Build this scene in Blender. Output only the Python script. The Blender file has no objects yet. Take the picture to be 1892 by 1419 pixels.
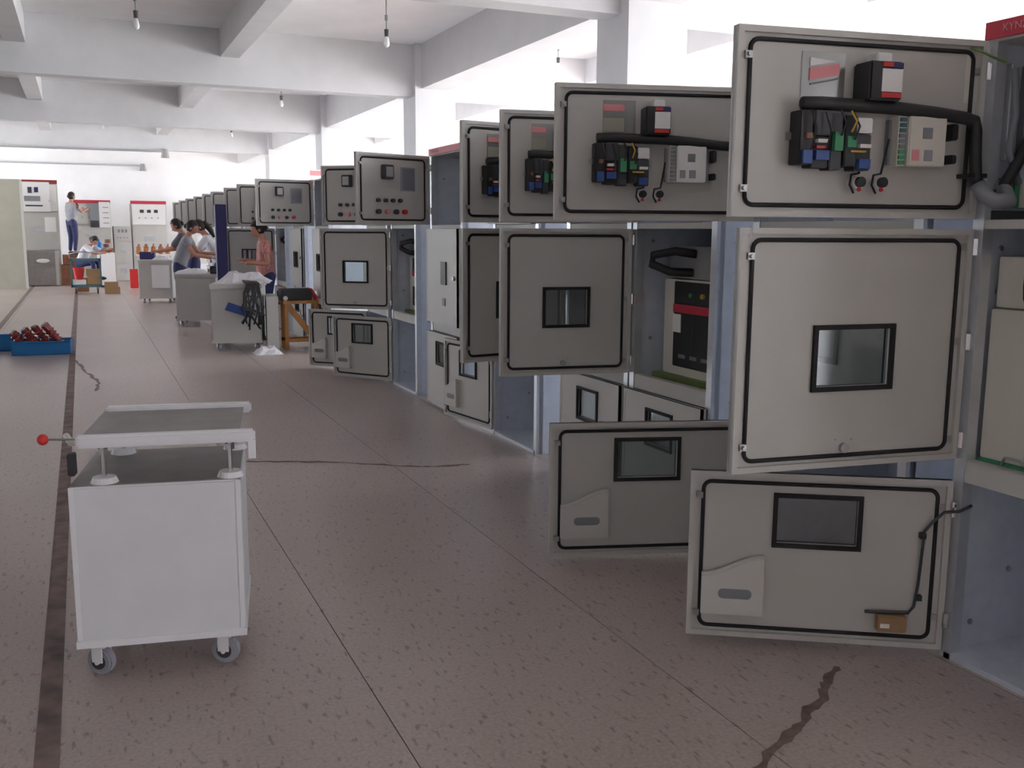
import bpy, bmesh, math, random
from mathutils import Matrix, Vector
random.seed(7)
S = bpy.context.scene
COL = S.collection
R = math.radians
PI = math.pi

# ------------------------------------------------------------------ camera
F_PX = 1800.0
RT = Vector((0.9162263646697517, -0.40061556551291594, 0.006034679181009346))
UP = Vector((0.05668106589856087, 0.14451314314299038, 0.9878781342997409))
FW = Vector((0.39663144788664223, 0.9047779396778528, -0.15511406905772832))
cd = bpy.data.cameras.new('camera')
cam = bpy.data.objects.new('camera', cd)
COL.objects.link(cam)
cd.sensor_fit = 'HORIZONTAL'; cd.sensor_width = 36.0
cd.lens = 36.0 * F_PX / 1892.0
cd.clip_start = 0.05; cd.clip_end = 300
m = Matrix((RT, UP, -FW)).transposed().to_4x4()
m.translation = (0, 0, 1.55)
cam.matrix_world = m
S.camera = cam

# ------------------------------------------------------------------ world, daylight, exposure
w = bpy.data.worlds.new('daylight'); S.world = w
w.use_nodes = True
bg = w.node_tree.nodes['Background']
bg.inputs['Color'].default_value = (0.90, 0.95, 1.0, 1)
bg.inputs['Strength'].default_value = 5.0
sl = bpy.data.lights.new('sun', 'SUN'); sl.energy = 14.0; sl.angle = R(1.0); sl.color = (1.0, .985, .97)
sun = bpy.data.objects.new('sun', sl); COL.objects.link(sun); sun.rotation_euler = (R(4), R(24), 0)   # high sun on the window side: lights the yard
S.view_settings.view_transform = 'Standard'
S.view_settings.look = 'None'
S.view_settings.gamma = 1.0
S.view_settings.use_curve_mapping = False
S.view_settings.exposure = 1.4
S.cycles.max_bounces = 12
S.cycles.diffuse_bounces = 7

WIN_Z0, WIN_Z1 = 0.55, 3.85
BAYS = [-13.75, -7.45, -1.15, 5.15, 11.45, 17.75, 24.05, 30.2]      # window centres along the right wall
LBAYS = [24.05, 30.2]                                      # unseen left-wall windows, added to brighten the far end
XR, XL, YF, YB = 10.82, -8.18, 33.4, -17.0
def portal(name, loc, rot, sx, sy):
    l = bpy.data.lights.new(name, 'AREA'); l.shape = 'RECTANGLE'; l.size = sx; l.size_y = sy
    l.cycles.is_portal = True
    o = bpy.data.objects.new(name, l); o.location = loc; o.rotation_euler = rot; COL.objects.link(o)
for y in BAYS: portal('window_daylight', (XR + .12, y, 2.2), (0, R(90), 0), 3.3, 5.2)
NEARW = ()                                     # windows in the wall behind the viewer
for x in NEARW: portal('window_daylight', (x, YB - .12, 2.2), (R(-90), 0, 0), 4.0, 2.3)
for y in LBAYS: portal('window_daylight', (XL - .12, y, 2.2), (0, R(-90), 0), 3.3, 5.2)

# ------------------------------------------------------------------ materials
def mat(name, col, rough=.5, metal=0., var=.0, scale=8., bump=0., spec=.5, stretch=None):
    mt = bpy.data.materials.new(name); mt.use_nodes = True
    nt = mt.node_tree; b = nt.nodes['Principled BSDF']
    b.inputs['Roughness'].default_value = rough; b.inputs['Metallic'].default_value = metal
    b.inputs['Specular IOR Level'].default_value = spec
    b.inputs['Base Color'].default_value = (*col, 1)
    if var or bump:
        tc = nt.nodes.new('ShaderNodeTexCoord'); n = nt.nodes.new('ShaderNodeTexNoise')
        n.inputs['Scale'].default_value = scale; n.inputs['Detail'].default_value = 5
        if stretch:
            mp = nt.nodes.new('ShaderNodeMapping'); mp.inputs['Scale'].default_value = stretch
            nt.links.new(tc.outputs['Object'], mp.inputs[0]); nt.links.new(mp.outputs[0], n.inputs['Vector'])
        else:
            nt.links.new(tc.outputs['Object'], n.inputs['Vector'])
        if var:
            r = nt.nodes.new('ShaderNodeValToRGB')
            r.color_ramp.elements[0].position = .3; r.color_ramp.elements[1].position = .7
            r.color_ramp.elements[0].color = (*[max(0, c * (1 - var)) for c in col], 1)
            r.color_ramp.elements[1].color = (*[min(1, c * (1 + var)) for c in col], 1)
            nt.links.new(n.outputs['Fac'], r.inputs[0]); nt.links.new(r.outputs[0], b.inputs['Base Color'])
        if bump:
            bp = nt.nodes.new('ShaderNodeBump'); bp.inputs['Strength'].default_value = bump; bp.inputs['Distance'].default_value = .01
            nt.links.new(n.outputs['Fac'], bp.inputs['Height']); nt.links.new(bp.outputs[0], b.inputs['Normal'])
    return mt
def glass(name, tint=(.8, .85, .86), gloss=.12, rough=.05):
    mt = bpy.data.materials.new(name); mt.use_nodes = True
    nt = mt.node_tree; out = nt.nodes['Material Output']; nt.nodes.remove(nt.nodes['Principled BSDF'])
    t = nt.nodes.new('ShaderNodeBsdfTransparent'); t.inputs[0].default_value = (*tint, 1)
    g = nt.nodes.new('ShaderNodeBsdfGlossy'); g.inputs['Roughness'].default_value = rough
    mx = nt.nodes.new('ShaderNodeMixShader'); mx.inputs[0].default_value = gloss
    nt.links.new(t.outputs[0], mx.inputs[1]); nt.links.new(g.outputs[0], mx.inputs[2]); nt.links.new(mx.outputs[0], out.inputs[0])
    return mt
def floor_mat():
    mt = bpy.data.materials.new('terrazzo'); mt.use_nodes = True
    nt = mt.node_tree; b = nt.nodes['Principled BSDF']; L = nt.links.new
    tc = nt.nodes.new('ShaderNodeTexCoord')
    def noise(scale, stretch=(1, 1, 1), det=3, rot=0):
        mp = nt.nodes.new('ShaderNodeMapping'); mp.inputs['Scale'].default_value = stretch; mp.inputs['Rotation'].default_value = (0, 0, rot)
        n = nt.nodes.new('ShaderNodeTexNoise'); n.inputs['Scale'].default_value = scale; n.inputs['Detail'].default_value = det
        L(tc.outputs['Object'], mp.inputs[0]); L(mp.outputs[0], n.inputs['Vector']); return n.outputs['Fac']
    def ramp(f, p0, c0, p1, c1):
        r = nt.nodes.new('ShaderNodeValToRGB'); e = r.color_ramp.elements
        e[0].position = p0; e[0].color = (*c0, 1); e[1].position = p1; e[1].color = (*c1, 1); L(f, r.inputs[0]); return r.outputs[0]
    def mul(a, c, fac=1.):
        x = nt.nodes.new('ShaderNodeMix'); x.data_type = 'RGBA'; x.blend_type = 'MULTIPLY'; x.inputs[0].default_value = fac
        L(a, x.inputs[6]); L(c, x.inputs[7]); return x.outputs[2]
    base = ramp(noise(.7, det=2), .3, (.41, .34, .31), .7, (.47, .395, .365))
    grain = ramp(noise(70, det=2), .3, (.86, .86, .86), .7, (1.1, 1.1, 1.1))
    fleck = ramp(noise(46, (1, .34, 1), 2, R(-38)), .30, (.58, .56, .56), .40, (1, 1, 1))
    L(mul(mul(base, grain), fleck), b.inputs['Base Color'])
    b.inputs['Roughness'].default_value = .3
    b.inputs['Specular IOR Level'].default_value = .5
    return mt
MT = dict(
    floor=floor_mat(), joint=mat('dark_joint', (.12, .085, .075), .8), stripe=mat('worn_brown_line', (.17, .12, .105), .7, var=.45, scale=9),
    stain=mat('dried_stain', (.17, .115, .10), .6, var=.3, scale=30),
    plaster=mat('white_plaster', (.86, .85, .855), .9, var=.03, scale=2), beam=mat('white_limewash', (.69, .69, .70), .9, var=.035, scale=3),
    paint=mat('beige_grey_powder_coat', (.52, .505, .475), .45, var=.02, scale=5, bump=.02),
    paint_edge=mat('pale_beige_powder_coat', (.60, .58, .55), .42),
    zinc=mat('galvanised_sheet', (.66, .70, .78), .4, .12, var=.06, scale=14),  # bluish base colour carries the sky's reflection in the bare metal
    zinc2=mat('galvanised_profile', (.62, .64, .67), .3, .6, var=.05, scale=20),
    gasket=mat('black_rubber', (.018, .015, .017), .75), black=mat('black_plastic', (.02, .019, .021), .5), dark=mat('charcoal_plastic', (.05, .05, .058), .5),
    chrome=mat('bright_steel', (.75, .75, .75), .2, 1.), steel=mat('dull_steel', (.42, .42, .42), .4, .8),
    pane=glass('acrylic_pane', (.62, .66, .67), .14, .12), wglass=glass('window_glass', (.95, .96, .97), .05), clear=glass('clear_film', (.85, .85, .85), .15, .15),
    red=mat('red_paint', (.55, .03, .06), .45), redb=mat('red_plastic', (.62, .03, .03), .4), pink=mat('pale_red_print', (.75, .28, .30), .5),
    white=mat('white_plastic', (.80, .79, .78), .45), paper=mat('white_paper', (.82, .81, .80), .8), cream=mat('cream_plastic', (.66, .63, .56), .5),
    green=mat('green_plastic', (.05, .28, .13), .5), dgreen=mat('olive_rail', (.16, .22, .06), .5), blue=mat('blue_plastic', (.03, .08, .30), .45),
    bin=mat('azure_bin_plastic', (.01, .16, .42), .4), navy=mat('navy_paint', (.03, .03, .13), .5), teal=mat('teal_paint', (.08, .17, .20), .5),
    yellow=mat('yellow_plastic', (.6, .36, .04), .5), orange=mat('orange_resin', (.42, .14, .04), .5), maroon=mat('maroon_resin', (.28, .03, .03), .35),
    wood=mat('varnished_pine', (.45, .20, .05), .5, var=.2, scale=12, stretch=(1, 1, .15)), carton=mat('cardboard', (.36, .22, .11), .8, var=.08, scale=6),
    brown=mat('brown_wood', (.24, .10, .05), .7, var=.2, scale=10), tro=mat('pale_trolley_paint', (.72, .72, .74), .4, var=.03, scale=6, bump=.02),
    trow=mat('white_trolley_rail', (.80, .79, .81), .35), plate=mat('grey_steel_plate', (.30, .28, .275), .45, .3, var=.1, scale=9),
    rubber=mat('grey_rubber', (.33, .33, .37), .6), hose=mat('grey_hose', (.23, .24, .26), .5),
    skin=mat('skin', (.50, .24, .17), .55), hair=mat('dark_hair', (.02, .013, .011), .5), pinkshirt=mat('pink_print_cotton', (.55, .24, .22), .8, var=.35, scale=30),
    greyshirt=mat('grey_cotton', (.34, .34, .38), .85, var=.08, scale=12), darkshirt=mat('dark_cotton', (.13, .12, .15), .85), whiteshirt=mat('white_cotton', (.68, .67, .72), .85),
    jeans=mat('navy_denim', (.035, .04, .12), .85, var=.2, scale=20), shoe=mat('black_shoe', (.02, .02, .02), .6),
    olive=mat('olive_grey_board', (.36, .345, .28), .6, var=.05, scale=3), coil=mat('copper_brown_coil', (.24, .11, .07), .5, var=.3, scale=25),
    bulb=mat('opal_bulb', (.85, .85, .84), .2), cloth=mat('white_plastic_bag', (.72, .71, .74), .35, var=.1, scale=15, bump=.5),
    conc=mat('outdoor_concrete', (.55, .54, .52), .9),
)

# ------------------------------------------------------------------ mesh helpers
class M:
    def __init__(s): s.v = []; s.f = []
    def add(s, vs, fs):
        k = len(s.v); s.v += [tuple(v) for v in vs]; s.f += [tuple(i + k for i in f) for f in fs]; return s
    def box(s, x0, x1, y0, y1, z0, z1):
        return s.add([(x, y, z) for x in (x0, x1) for y in (y0, y1) for z in (z0, z1)],
                     [(0, 1, 3, 2), (4, 6, 7, 5), (0, 4, 5, 1), (2, 3, 7, 6), (0, 2, 6, 4), (1, 5, 7, 3)])
    def cyl(s, a, b, r, n=12, r2=None):
        a = Vector(a); b = Vector(b); r2 = r if r2 is None else r2
        d = (b - a).normalized(); u = d.orthogonal().normalized(); t = d.cross(u)
        vs = []
        for c, q in ((a, r), (b, r2)):
            vs += [c + (u * math.cos(2 * PI * i / n) + t * math.sin(2 * PI * i / n)) * q for i in range(n)]
        return s.add(vs, [(i, (i + 1) % n, n + (i + 1) % n, n + i) for i in range(n)] + [tuple(range(n))[::-1], tuple(range(n, 2 * n))])
    def tube(s, path, r, n=8, closed=False, rs=None):
        P = [Vector(p) for p in path]; k = len(P); vs = []; nrm = None
        for i in range(k):
            if closed: d = P[(i + 1) % k] - P[i - 1]
            else: d = P[min(i + 1, k - 1)] - P[max(i - 1, 0)]
            d.normalize()
            if nrm is None: nrm = d.orthogonal().normalized()
            nrm = (nrm - d * nrm.dot(d))
            nrm = nrm.normalized() if nrm.length > 1e-6 else d.orthogonal().normalized()
            t = d.cross(nrm); q = rs[i] if rs else r
            vs += [P[i] + (nrm * math.cos(2 * PI * j / n) + t * math.sin(2 * PI * j / n)) * q for j in range(n)]
        fs = []
        for i in range(k if closed else k - 1):
            a, b = i * n, ((i + 1) % k) * n
            fs += [(a + j, a + (j + 1) % n, b + (j + 1) % n, b + j) for j in range(n)]
        if not closed: fs += [tuple(range(n))[::-1], tuple(range((k - 1) * n, k * n))]
        return s.add(vs, fs)
    def prism(s, poly, y0, y1):            # polygon in the xz plane, extruded along y
        n = len(poly)
        return s.add([(x, y0, z) for x, z in poly] + [(x, y1, z) for x, z in poly],
                     [(i, (i + 1) % n, n + (i + 1) % n, n + i) for i in range(n)] + [tuple(range(n))[::-1], tuple(range(n, 2 * n))])
    def lathe(s, prof, c=(0, 0, 0), n=16):
        vs = []; k = len(prof)
        for r, z in prof: vs += [(c[0] + r * math.cos(2 * PI * j / n), c[1] + r * math.sin(2 * PI * j / n), c[2] + z) for j in range(n)]
        fs = []
        for i in range(k - 1): fs += [(i * n + j, i * n + (j + 1) % n, (i + 1) * n + (j + 1) % n, (i + 1) * n + j) for j in range(n)]
        return s.add(vs, fs + [tuple(range(n))[::-1], tuple(range((k - 1) * n, k * n))])
    def ball(s, c, rx, ry, rz, nu=12, nv=8):
        vs = [(c[0], c[1], c[2] - rz)]
        for i in range(1, nv):
            a = -PI / 2 + PI * i / nv
            vs += [(c[0] + rx * math.cos(a) * math.cos(2 * PI * j / nu), c[1] + ry * math.cos(a) * math.sin(2 * PI * j / nu), c[2] + rz * math.sin(a)) for j in range(nu)]
        vs.append((c[0], c[1], c[2] + rz)); fs = []
        for j in range(nu): fs.append((0, 1 + (j + 1) % nu, 1 + j))
        for i in range(nv - 2):
            for j in range(nu):
                a = 1 + i * nu; fs.append((a + j, a + (j + 1) % nu, a + nu + (j + 1) % nu, a + nu + j))
        t = len(vs) - 1; a = 1 + (nv - 2) * nu
        for j in range(nu): fs.append((a + j, a + (j + 1) % nu, t))
        return s.add(vs, fs)
    def build(s, name, mt, parent=None, bevel=0., smooth=False, loc=None, rz=None):
        me = bpy.data.meshes.new(name); me.from_pydata(s.v, [], s.f)
        bm = bmesh.new(); bm.from_mesh(me)
        if bevel: bmesh.ops.bevel(bm, geom=list(bm.edges), offset=bevel, segments=2, affect='EDGES', clamp_overlap=True)
        bmesh.ops.recalc_face_normals(bm, faces=bm.faces)
        bm.to_mesh(me); bm.free()
        me.materials.append(MT[mt] if isinstance(mt, str) else mt)
        if smooth:
            for p in me.polygons: p.use_smooth = True
        o = bpy.data.objects.new(name, me); COL.objects.link(o)
        if parent: o.parent = parent
        if loc is not None: o.location = loc
        if rz is not None: o.rotation_euler = (0, 0, rz)
        return o
def tag(o, label=None, cat=None, group=None, kind=None):
    if label: o['label'] = label
    if cat: o['category'] = cat
    if group: o['group'] = group
    if kind: o['kind'] = kind
    return o
def thing(name, label, cat, loc=(0, 0, 0), rz=0., group=None):
    o = bpy.data.objects.new(name, None); COL.objects.link(o); o.location = loc; o.rotation_euler = (0, 0, rz)
    o.empty_display_size = .1
    return tag(o, label, cat, group)
def share(o, name, parent, loc):           # another part with the same mesh
    c = o.copy(); c.name = name; COL.objects.link(c); c.parent = parent; c.location = loc; return c
def struct(name, mb, mt, label=None, parent=None, bevel=0):
    return tag(mb.build(name, mt, parent, bevel), label, None, None, 'structure' if parent is None else None)
def rrect(x0, x1, z0, z1, r, y, n=5):
    P = []
    for cx, cz, a in ((x1 - r, z1 - r, 0), (x0 + r, z1 - r, 90), (x0 + r, z0 + r, 180), (x1 - r, z0 + r, 270)):
        P += [(cx + r * math.cos(R(a + 90 * i / n)), y, cz + r * math.sin(R(a + 90 * i / n))) for i in range(n + 1)]
    return P
def text_mesh(name, body, size, mt, parent, loc, rot):
    c = bpy.data.curves.new(name, 'FONT'); c.body = body; c.size = size; c.extrude = .0008; c.align_x = 'CENTER'; c.align_y = 'CENTER'
    t = bpy.data.objects.new(name, c); COL.objects.link(t)
    dg = bpy.context.evaluated_depsgraph_get(); dg.update()
    me = bpy.data.meshes.new_from_object(t.evaluated_get(dg)); bpy.data.objects.remove(t)
    me.materials.clear(); me.materials.append(MT[mt])
    o = bpy.data.objects.new(name, me); COL.objects.link(o); o.parent = parent; o.location = loc; o.rotation_euler = rot
    return o

# ------------------------------------------------------------------ the room
fl = struct('floor', M().box(XL, XR, YB, YF, -.15, -.006), 'joint', 'reddish grey terrazzo factory floor')
SEAM = -.18
x = SEAM - 8
while x < XR - .1:
    M().box(x + .002, x + .998, YB, YF, -.02, 0).build('floor_slab', 'floor', fl); x += 1.0
struct('trim_1', M().box(SEAM - .035, SEAM + .035, YB, YF, -.004, .0025), 'stripe', 'worn brown line running along the aisle floor')
struct('trim_2', M().box(-1.30, -1.22, 12, YF - 2, -.004, .0025), 'stripe', 'dirty brown line on the floor beside the grey board')
def stain(pts, wd):
    vs = []; fs = []
    for i, (px, py) in enumerate(pts):
        a = Vector(pts[max(0, i - 1)]); b = Vector(pts[min(len(pts) - 1, i + 1)]); d = (b - a).normalized(); q = Vector((-d.y, d.x)) * wd * random.uniform(.45, 1.2)
        vs += [(px + q.x, py + q.y, .0012), (px - q.x, py - q.y, .0012)]
    for i in range(len(pts) - 1): fs.append((2 * i, 2 * i + 1, 2 * i + 3, 2 * i + 2))
    mm = M(); mm.add(vs, fs); return mm.build('floor_stain', 'stain', fl)
def wob(pts, n=9, amp=.012):
    out = []
    for (a, b), (c, d) in zip(pts, pts[1:]):
        for i in range(n): t = i / n; out.append((a + (c - a) * t + random.uniform(-amp, amp), b + (d - b) * t + random.uniform(-amp, amp)))
    return out + [pts[-1]]
stain(wob([(2.42, 2.58), (2.22, 2.42), (1.98, 2.27), (1.66, 2.10)]), .018)
stain(wob([(.95, 6.6), (1.5, 6.35), (1.95, 6.02), (2.3, 5.95)]), .022)
stain(wob([(-.15, 12.6), (-.02, 11.4), (.08, 10.7), (.05, 10.1)]), .02)

struct('ceiling', M().box(XL, XR, YB, YF, 4.31, 4.5), 'plaster', 'white ceiling slab')
def wallx(name, x0, x1, label, BAYS):
    mb = M().box(x0, x1, YB, YF, -.1, WIN_Z0).box(x0, x1, YB, YF, WIN_Z1, 4.5)
    e = [YB] + [v for y in BAYS for v in (y - 2.6, y + 2.6)] + [YF]
    for a, b in zip(e[::2], e[1::2]): mb.box(x0, x1, a, b, WIN_Z0, WIN_Z1)
    return struct(name, mb, 'plaster', label)
wallx('wall_right', XR, XR + .24, 'white window wall behind the columns', BAYS)
wallx('wall_left', XL - .24, XL, 'white wall on the left side with two added windows', LBAYS)
struct('wall_far', M().box(XL - .24, XR + .24, YF, YF + .24, -.1, 4.5), 'plaster', 'white end wall at the far end of the hall')
mb = M().box(XL - .24, XR + .24, YB - .24, YB, -.1, 1.05).box(XL - .24, XR + .24, YB - .24, YB, 3.35, 4.5)
e = [XL - .24] + [v for x in NEARW for v in (x - 2, x + 2)] + [XR + .24]
for a, b in zip(e[::2], e[1::2]): mb.box(a, b, YB - .24, YB, 1.05, 3.35)
struct('wall_near', mb, 'plaster', 'white window wall behind the viewer')
def win(i, c, axis, hw=2.6, hh=1.65):
    o = thing('window_%d' % i, 'tall daylight window in white frame', None, c)
    del o['label']; tag(o, kind='structure')
    o.rotation_euler = (0, 0, 0 if axis == 'y' else R(90))
    fm = M(); t = hh * .42                     # local: window runs along y
    for a, b in ((-hw, -hw + .06), (hw - .06, hw), (-.03, .03), (-hw / 2 - .02, -hw / 2 + .02), (hw / 2 - .02, hw / 2 + .02)): fm.box(-.03, .03, a, b, -hh, hh)
    for a, b in ((-hh, -hh + .06), (hh - .06, hh), (t, t + .05)): fm.box(-.03, .03, -hw + .06, hw - .06, a, b)
    fm.build('window_frame', 'white', o)
    for a, b in ((-hw + .06, -hw / 2 - .02), (-hw / 2 + .02, -.03), (.03, hw / 2 - .02), (hw / 2 + .02, hw - .06)):
        M().box(-.004, .004, a, b, -hh + .06, t).build('pane', 'wglass', o); M().box(-.004, .004, a, b, t + .05, hh - .06).build('pane', 'wglass', o)
k = 1
for y in BAYS: win(k, (XR + .1, y, 2.2), 'y'); k += 1
for y in LBAYS: win(k, (XL - .1, y, 2.2), 'y'); k += 1  # added left pair, out of view, for light on the far wall
for x in NEARW: win(k, (x, YB - .1, 2.2), 'x', 2.0, 1.15); k += 1
struct('ground', M().box(-90, 90, -90, 120, -.6, -.3), 'conc', 'pale concrete yard outside the windows')
CY = [-10.75, -4.45, 1.85, 8.15, 14.45, 20.75, 27.05]
for y in CY:
    struct('column', M().box(4.72, 5.36, y, y + .6, -.02, 4.31), 'beam', 'square white concrete column')
    struct('ceiling_beam', M().box(XL, XR, y + .15, y + .45, 3.55, 4.4), 'beam', 'deep white cross beam under the ceiling')
for a, z, hw in ((5.04, 3.66, .22), (2.05, 3.93, .13), (-.65, 3.93, .13), (-3.35, 3.93, .13), (-6.0, 3.93, .13), (7.8, 3.93, .13)):
    struct('ceiling_beam', M().box(a - hw, a + hw, YB, YF, z, 4.4), 'beam', 'white beam running the length of the hall')
for x0, x1, y, z in ((-3, 1.9, 33.24, 3.5), (-3, 2.1, 27.12, 3.52)):
    o = thing('conduit_pipe', 'thin grey conduit on the far wall' if y > 30 else 'thin grey conduit under the farthest cross beam', 'conduit', (0, 0, 0))
    M().cyl((x0, y, z), (x1, y, z), .03, 8).build('pipe', 'zinc2', o); M().cyl((x1, y, z + .06), (x1, y, z - .16), .07, 10, .11).build('lamp_holder', 'steel', o)

# ------------------------------------------------------------------ switchgear cabinets
def door(root, kind, wd, z0, z1, th, W, win=None, gear=None, low=None, detail=2, hook=True):
    h = z1 - z0; d = M(); IN = -.010
    if win:
        u0, u1, v0, v1 = win
        for a in ((0, u0, 0, h), (u1, wd, 0, h), (u0, u1, 0, v0), (u0, u1, v1, h)): d.box(a[0], a[1], -.03, IN, a[2], a[3])
    else: d.box(0, wd, -.03, IN, 0, h)
    for a in ((0, .02, 0, h), (wd - .02, wd, 0, h), (.02, wd - .02, 0, .02), (.02, wd - .02, h - .02, h)): d.box(a[0], a[1], -.032, .004, a[2], a[3])
    o = d.build(kind, 'paint', root, loc=(-.012, -.015, z0), rz=R(270 - th))
    ins = .048
    M().tube(rrect(ins, wd - ins, ins * .8, h - ins * .8, .03, IN + .003), .0075, 6, True).build('gasket', 'gasket', o, smooth=True)
    if win:
        u0, u1, v0, v1 = win; fr = M(); b = .016
        for y0, y1 in ((IN, IN + .012), (-.04, -.03)):
            for a in ((u0 - b, u0, v0 - b, v1 + b), (u1, u1 + b, v0 - b, v1 + b), (u0, u1, v0 - b, v0), (u0, u1, v1, v1 + b)): fr.box(a[0], a[1], y0, y1, a[2], a[3])
        fr.build('window_frame', 'gasket', o); M().box(u0, u1, -.024, -.019, v0, v1).build('window_pane', 'pane', o)
    if detail:
        for v in (.09, h - .09):
            la = M().box(wd - .046, wd - .022, IN, .012, v - .011, v + .011); la.cyl((wd - .034, 0, v), (wd - .034, .022, v), .007, 8).build('latch', 'steel', o)
        for v in ((.12, h - .1) if kind != 'middle_door' else (.07, h * .52, h - .06)):
            M().cyl((-.004, .012, v - .028), (-.004, .012, v + .028), .011, 10).build('hinge', 'chrome', o)
            M().box(0, .045, IN, -.004, v - .012, v + .012).build('hinge_leaf', 'steel', o)
    U = lambda fx: wd * (1 - fx)
    V = lambda fy: h * (1 - fy)
    def bx(name, m, fx0, fx1, fy0, fy1, y1, y0=IN, bev=0):
        return M().box(U(fx1), U(fx0), y0, y1, V(fy1), V(fy0)).build(name, m, o, bev)
    if low in ('pocket', 'heater'):
        # document pocket with a wavy top and an oblong grip slot
        u1, u0 = U(.055), U(.30); zb = h * .145; wl = u1 - u0; top = []
        for i in range(13):
            t = i / 12; s = t * t * (3 - 2 * t); top.append((u0 + wl * t, h * (.50 - .115 * s)))
        M().prism([(u0, zb), (u1, zb)] + top[::-1], IN, .022).build('document_pocket', 'paint_edge', o)
        c = (u0 + u1) / 2 - .01; sl = rrect(c - .062, c + .062, h * .245, h * .305, .018, 0)
        M().prism([(p[0], p[2]) for p in sl], .0215, .0232).build('grip_slot', 'hose', o)
        M().tube([(u0 + wl * i / 12, .012, top[i][1] - .002) for i in range(13)], .011, 6).build('pocket_lip', 'paint', o, smooth=True)
    if low == 'heater':
        bx('terminal_box', 'carton', .745, .855, .80, .895, .035, bev=.004); bx('box_label', 'paper', .755, .79, .845, .87, .0365, y0=.035)
        M().tube([(U(.70), .004, V(.795)), (U(.73), .012, V(.79)), (U(.865), .008, V(.785)), (U(.885), .004, V(.75)), (U(.895), .004, V(.62)), (U(.905), .004, V(.30)), (U(.93), .01, V(.24)), (U(.965), .03, V(.17)), (-.01, .055, V(.15)), (-.06, .02, V(.13))], .006, 6).build('heater_cable', 'dark', o, smooth=True)
        for fy in (.31, .68): bx('cable_clip', 'black', .888, .912, fy, fy + .03, .012)
    if low == 'mid':
        M().cyl((U(.48), IN, V(.92)), (U(.48), .006, V(.92)), .017, 14).build('lock_boss', 'steel', o)
        for a, b in ((.445, .885), (.515, .885), (.445, .955), (.515, .955)): M().cyl((U(a), IN, V(b)), (U(a), -.006, V(b)), .004, 6).build('screw', 'steel', o)
    if gear:
        V = lambda fy: h * (1 - fy + .055)
        U = (lambda fx: wd * (1 - fx)) if gear == 'a' else (lambda fx: wd * (1 - (fx * .93 - .02)))
        s = 0 if gear == 'a' else .02
        bx('film_plate', 'clear', .25 + s, .42 + s, .17, .44, -.006)
        if gear == 'a':
            M().prism([(U(.28), V(.20)), (U(.28), V(.245)), (U(.385), V(.215))], IN, -.002).build('label', 'paper', o)
            M().prism([(U(.28), V(.255)), (U(.28), V(.32)), (U(.395), V(.285)), (U(.395), V(.225))], IN, -.002).build('red_label', 'pink', o)
            M().prism([(U(.285), V(.335)), (U(.285), V(.345)), (U(.395), V(.31)), (U(.395), V(.30))], IN, -.003).build('label_line', 'hose', o)
        else:
            bx('red_label', 'pink', .27, .38, .20, .25, -.002); bx('label', 'olive', .27, .38, .30, .40, -.002)
        f0 = .455 + s * .6
        bx('relay', 'black', f0, f0 + .13, .225, .43, .085, bev=.006); bx('relay_face', 'white', f0 + .045, f0 + .125, .265, .385, .088, y0=.084)
        bx('relay_terminal', 'redb', f0 + .045, f0 + .085, .232, .255, .09, y0=.084); bx('relay_terminal', 'navy', f0 + .085, f0 + .125, .232, .262, .09, y0=.084)
        bx('relay_terminal', 'redb', f0 + .045, f0 + .12, .39, .415, .09, y0=.084); bx('relay_bracket', 'white', f0 + .05, f0 + .11, .17, .225, .05, bev=.004)
        bx('relay_bracket', 'white', f0 + .045, f0 + .11, .43, .46, .04, bev=.004)
        # din-rail modules
        bx('din_rail', 'steel', .20, .53, .60, .64, .004)
        mods = [(.215, .265, .49, .775, .055, 'black'), (.268, .335, .49, .62, .06, 'dark'), (.268, .335, .625, .79, .045, 'black'), (.338, .385, .50, .80, .05, 'dark'), (.388, .435, .51, .78, .06, 'black'), (.438, .50, .52, .60, .055, 'white'), (.438, .50, .605, .80, .05, 'dark')]
        for a, b, c, e, y, mm in mods: bx('relay_module', mm, a, b, c, e, y, bev=.003)
        for a, b, c, e, mm in ((.275, .325, .70, .75, 'blue'), (.225, .26, .70, .77, 'blue'), (.275, .32, .675, .69, 'redb'), (.345, .378, .60, .70, 'green'), (.395, .43, .62, .68, 'green'), (.445, .49, .74, .79, 'blue'), (.41, .47, .695, .705, 'yellow'), (.235, .258, .61, .64, 'coil'), (.445, .49, .66, .68, 'white'), (.28, .32, .64, .66, 'white')):
            bx('module_cap', mm, a, b, c, e, .066)
        for p, q in (((.245, .49), (.25, .70)), ((.30, .50), (.31, .70)), ((.36, .49), (.365, .62)), ((.41, .5), (.42, .64)), ((.40, .49), (.405, .6))):
            M().tube([(U(p[0]), .07, V(p[1])), (U((p[0] + q[0]) / 2 + .01), .085, V((p[1] + q[1]) / 2)), (U(q[0]), .07, V(q[1]))], .0035, 5).build('wire', 'yellow' if p[0] > .39 and p[0] < .405 else 'black', o)
        # controller with its terminal strip
        bx('controller', 'cream' if gear == 'a' else 'white', .645, .80, .50, .77, .06, bev=.004); bx('controller_flange', 'hose' if gear == 'a' else 'rubber', .60, .835, .515, .76, .01)
        bx('terminal_strip', 'cream', .61, .642, .50, .77, .045)
        for i in range(9): bx('terminal', ('teal', 'teal', 'teal', 'hose', 'hose', 'hose', 'green', 'green', 'green')[i] if gear == 'a' else 'hose', .614, .638, .508 + i * .029, .529 + i * .029, .052)
        bx('controller_label', 'hose', .70, .74, .56, .62, .0615); bx('controller_label', 'pink' if gear == 'a' else 'rubber', .66, .69, .68, .74, .0615); bx('controller_label', 'rubber', .71, .745, .68, .74, .0615)
        for a, b in ((.53, .62), (.70, .75)): bx('plug', 'black', .835, .86, a, b, .05, bev=.004)
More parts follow.
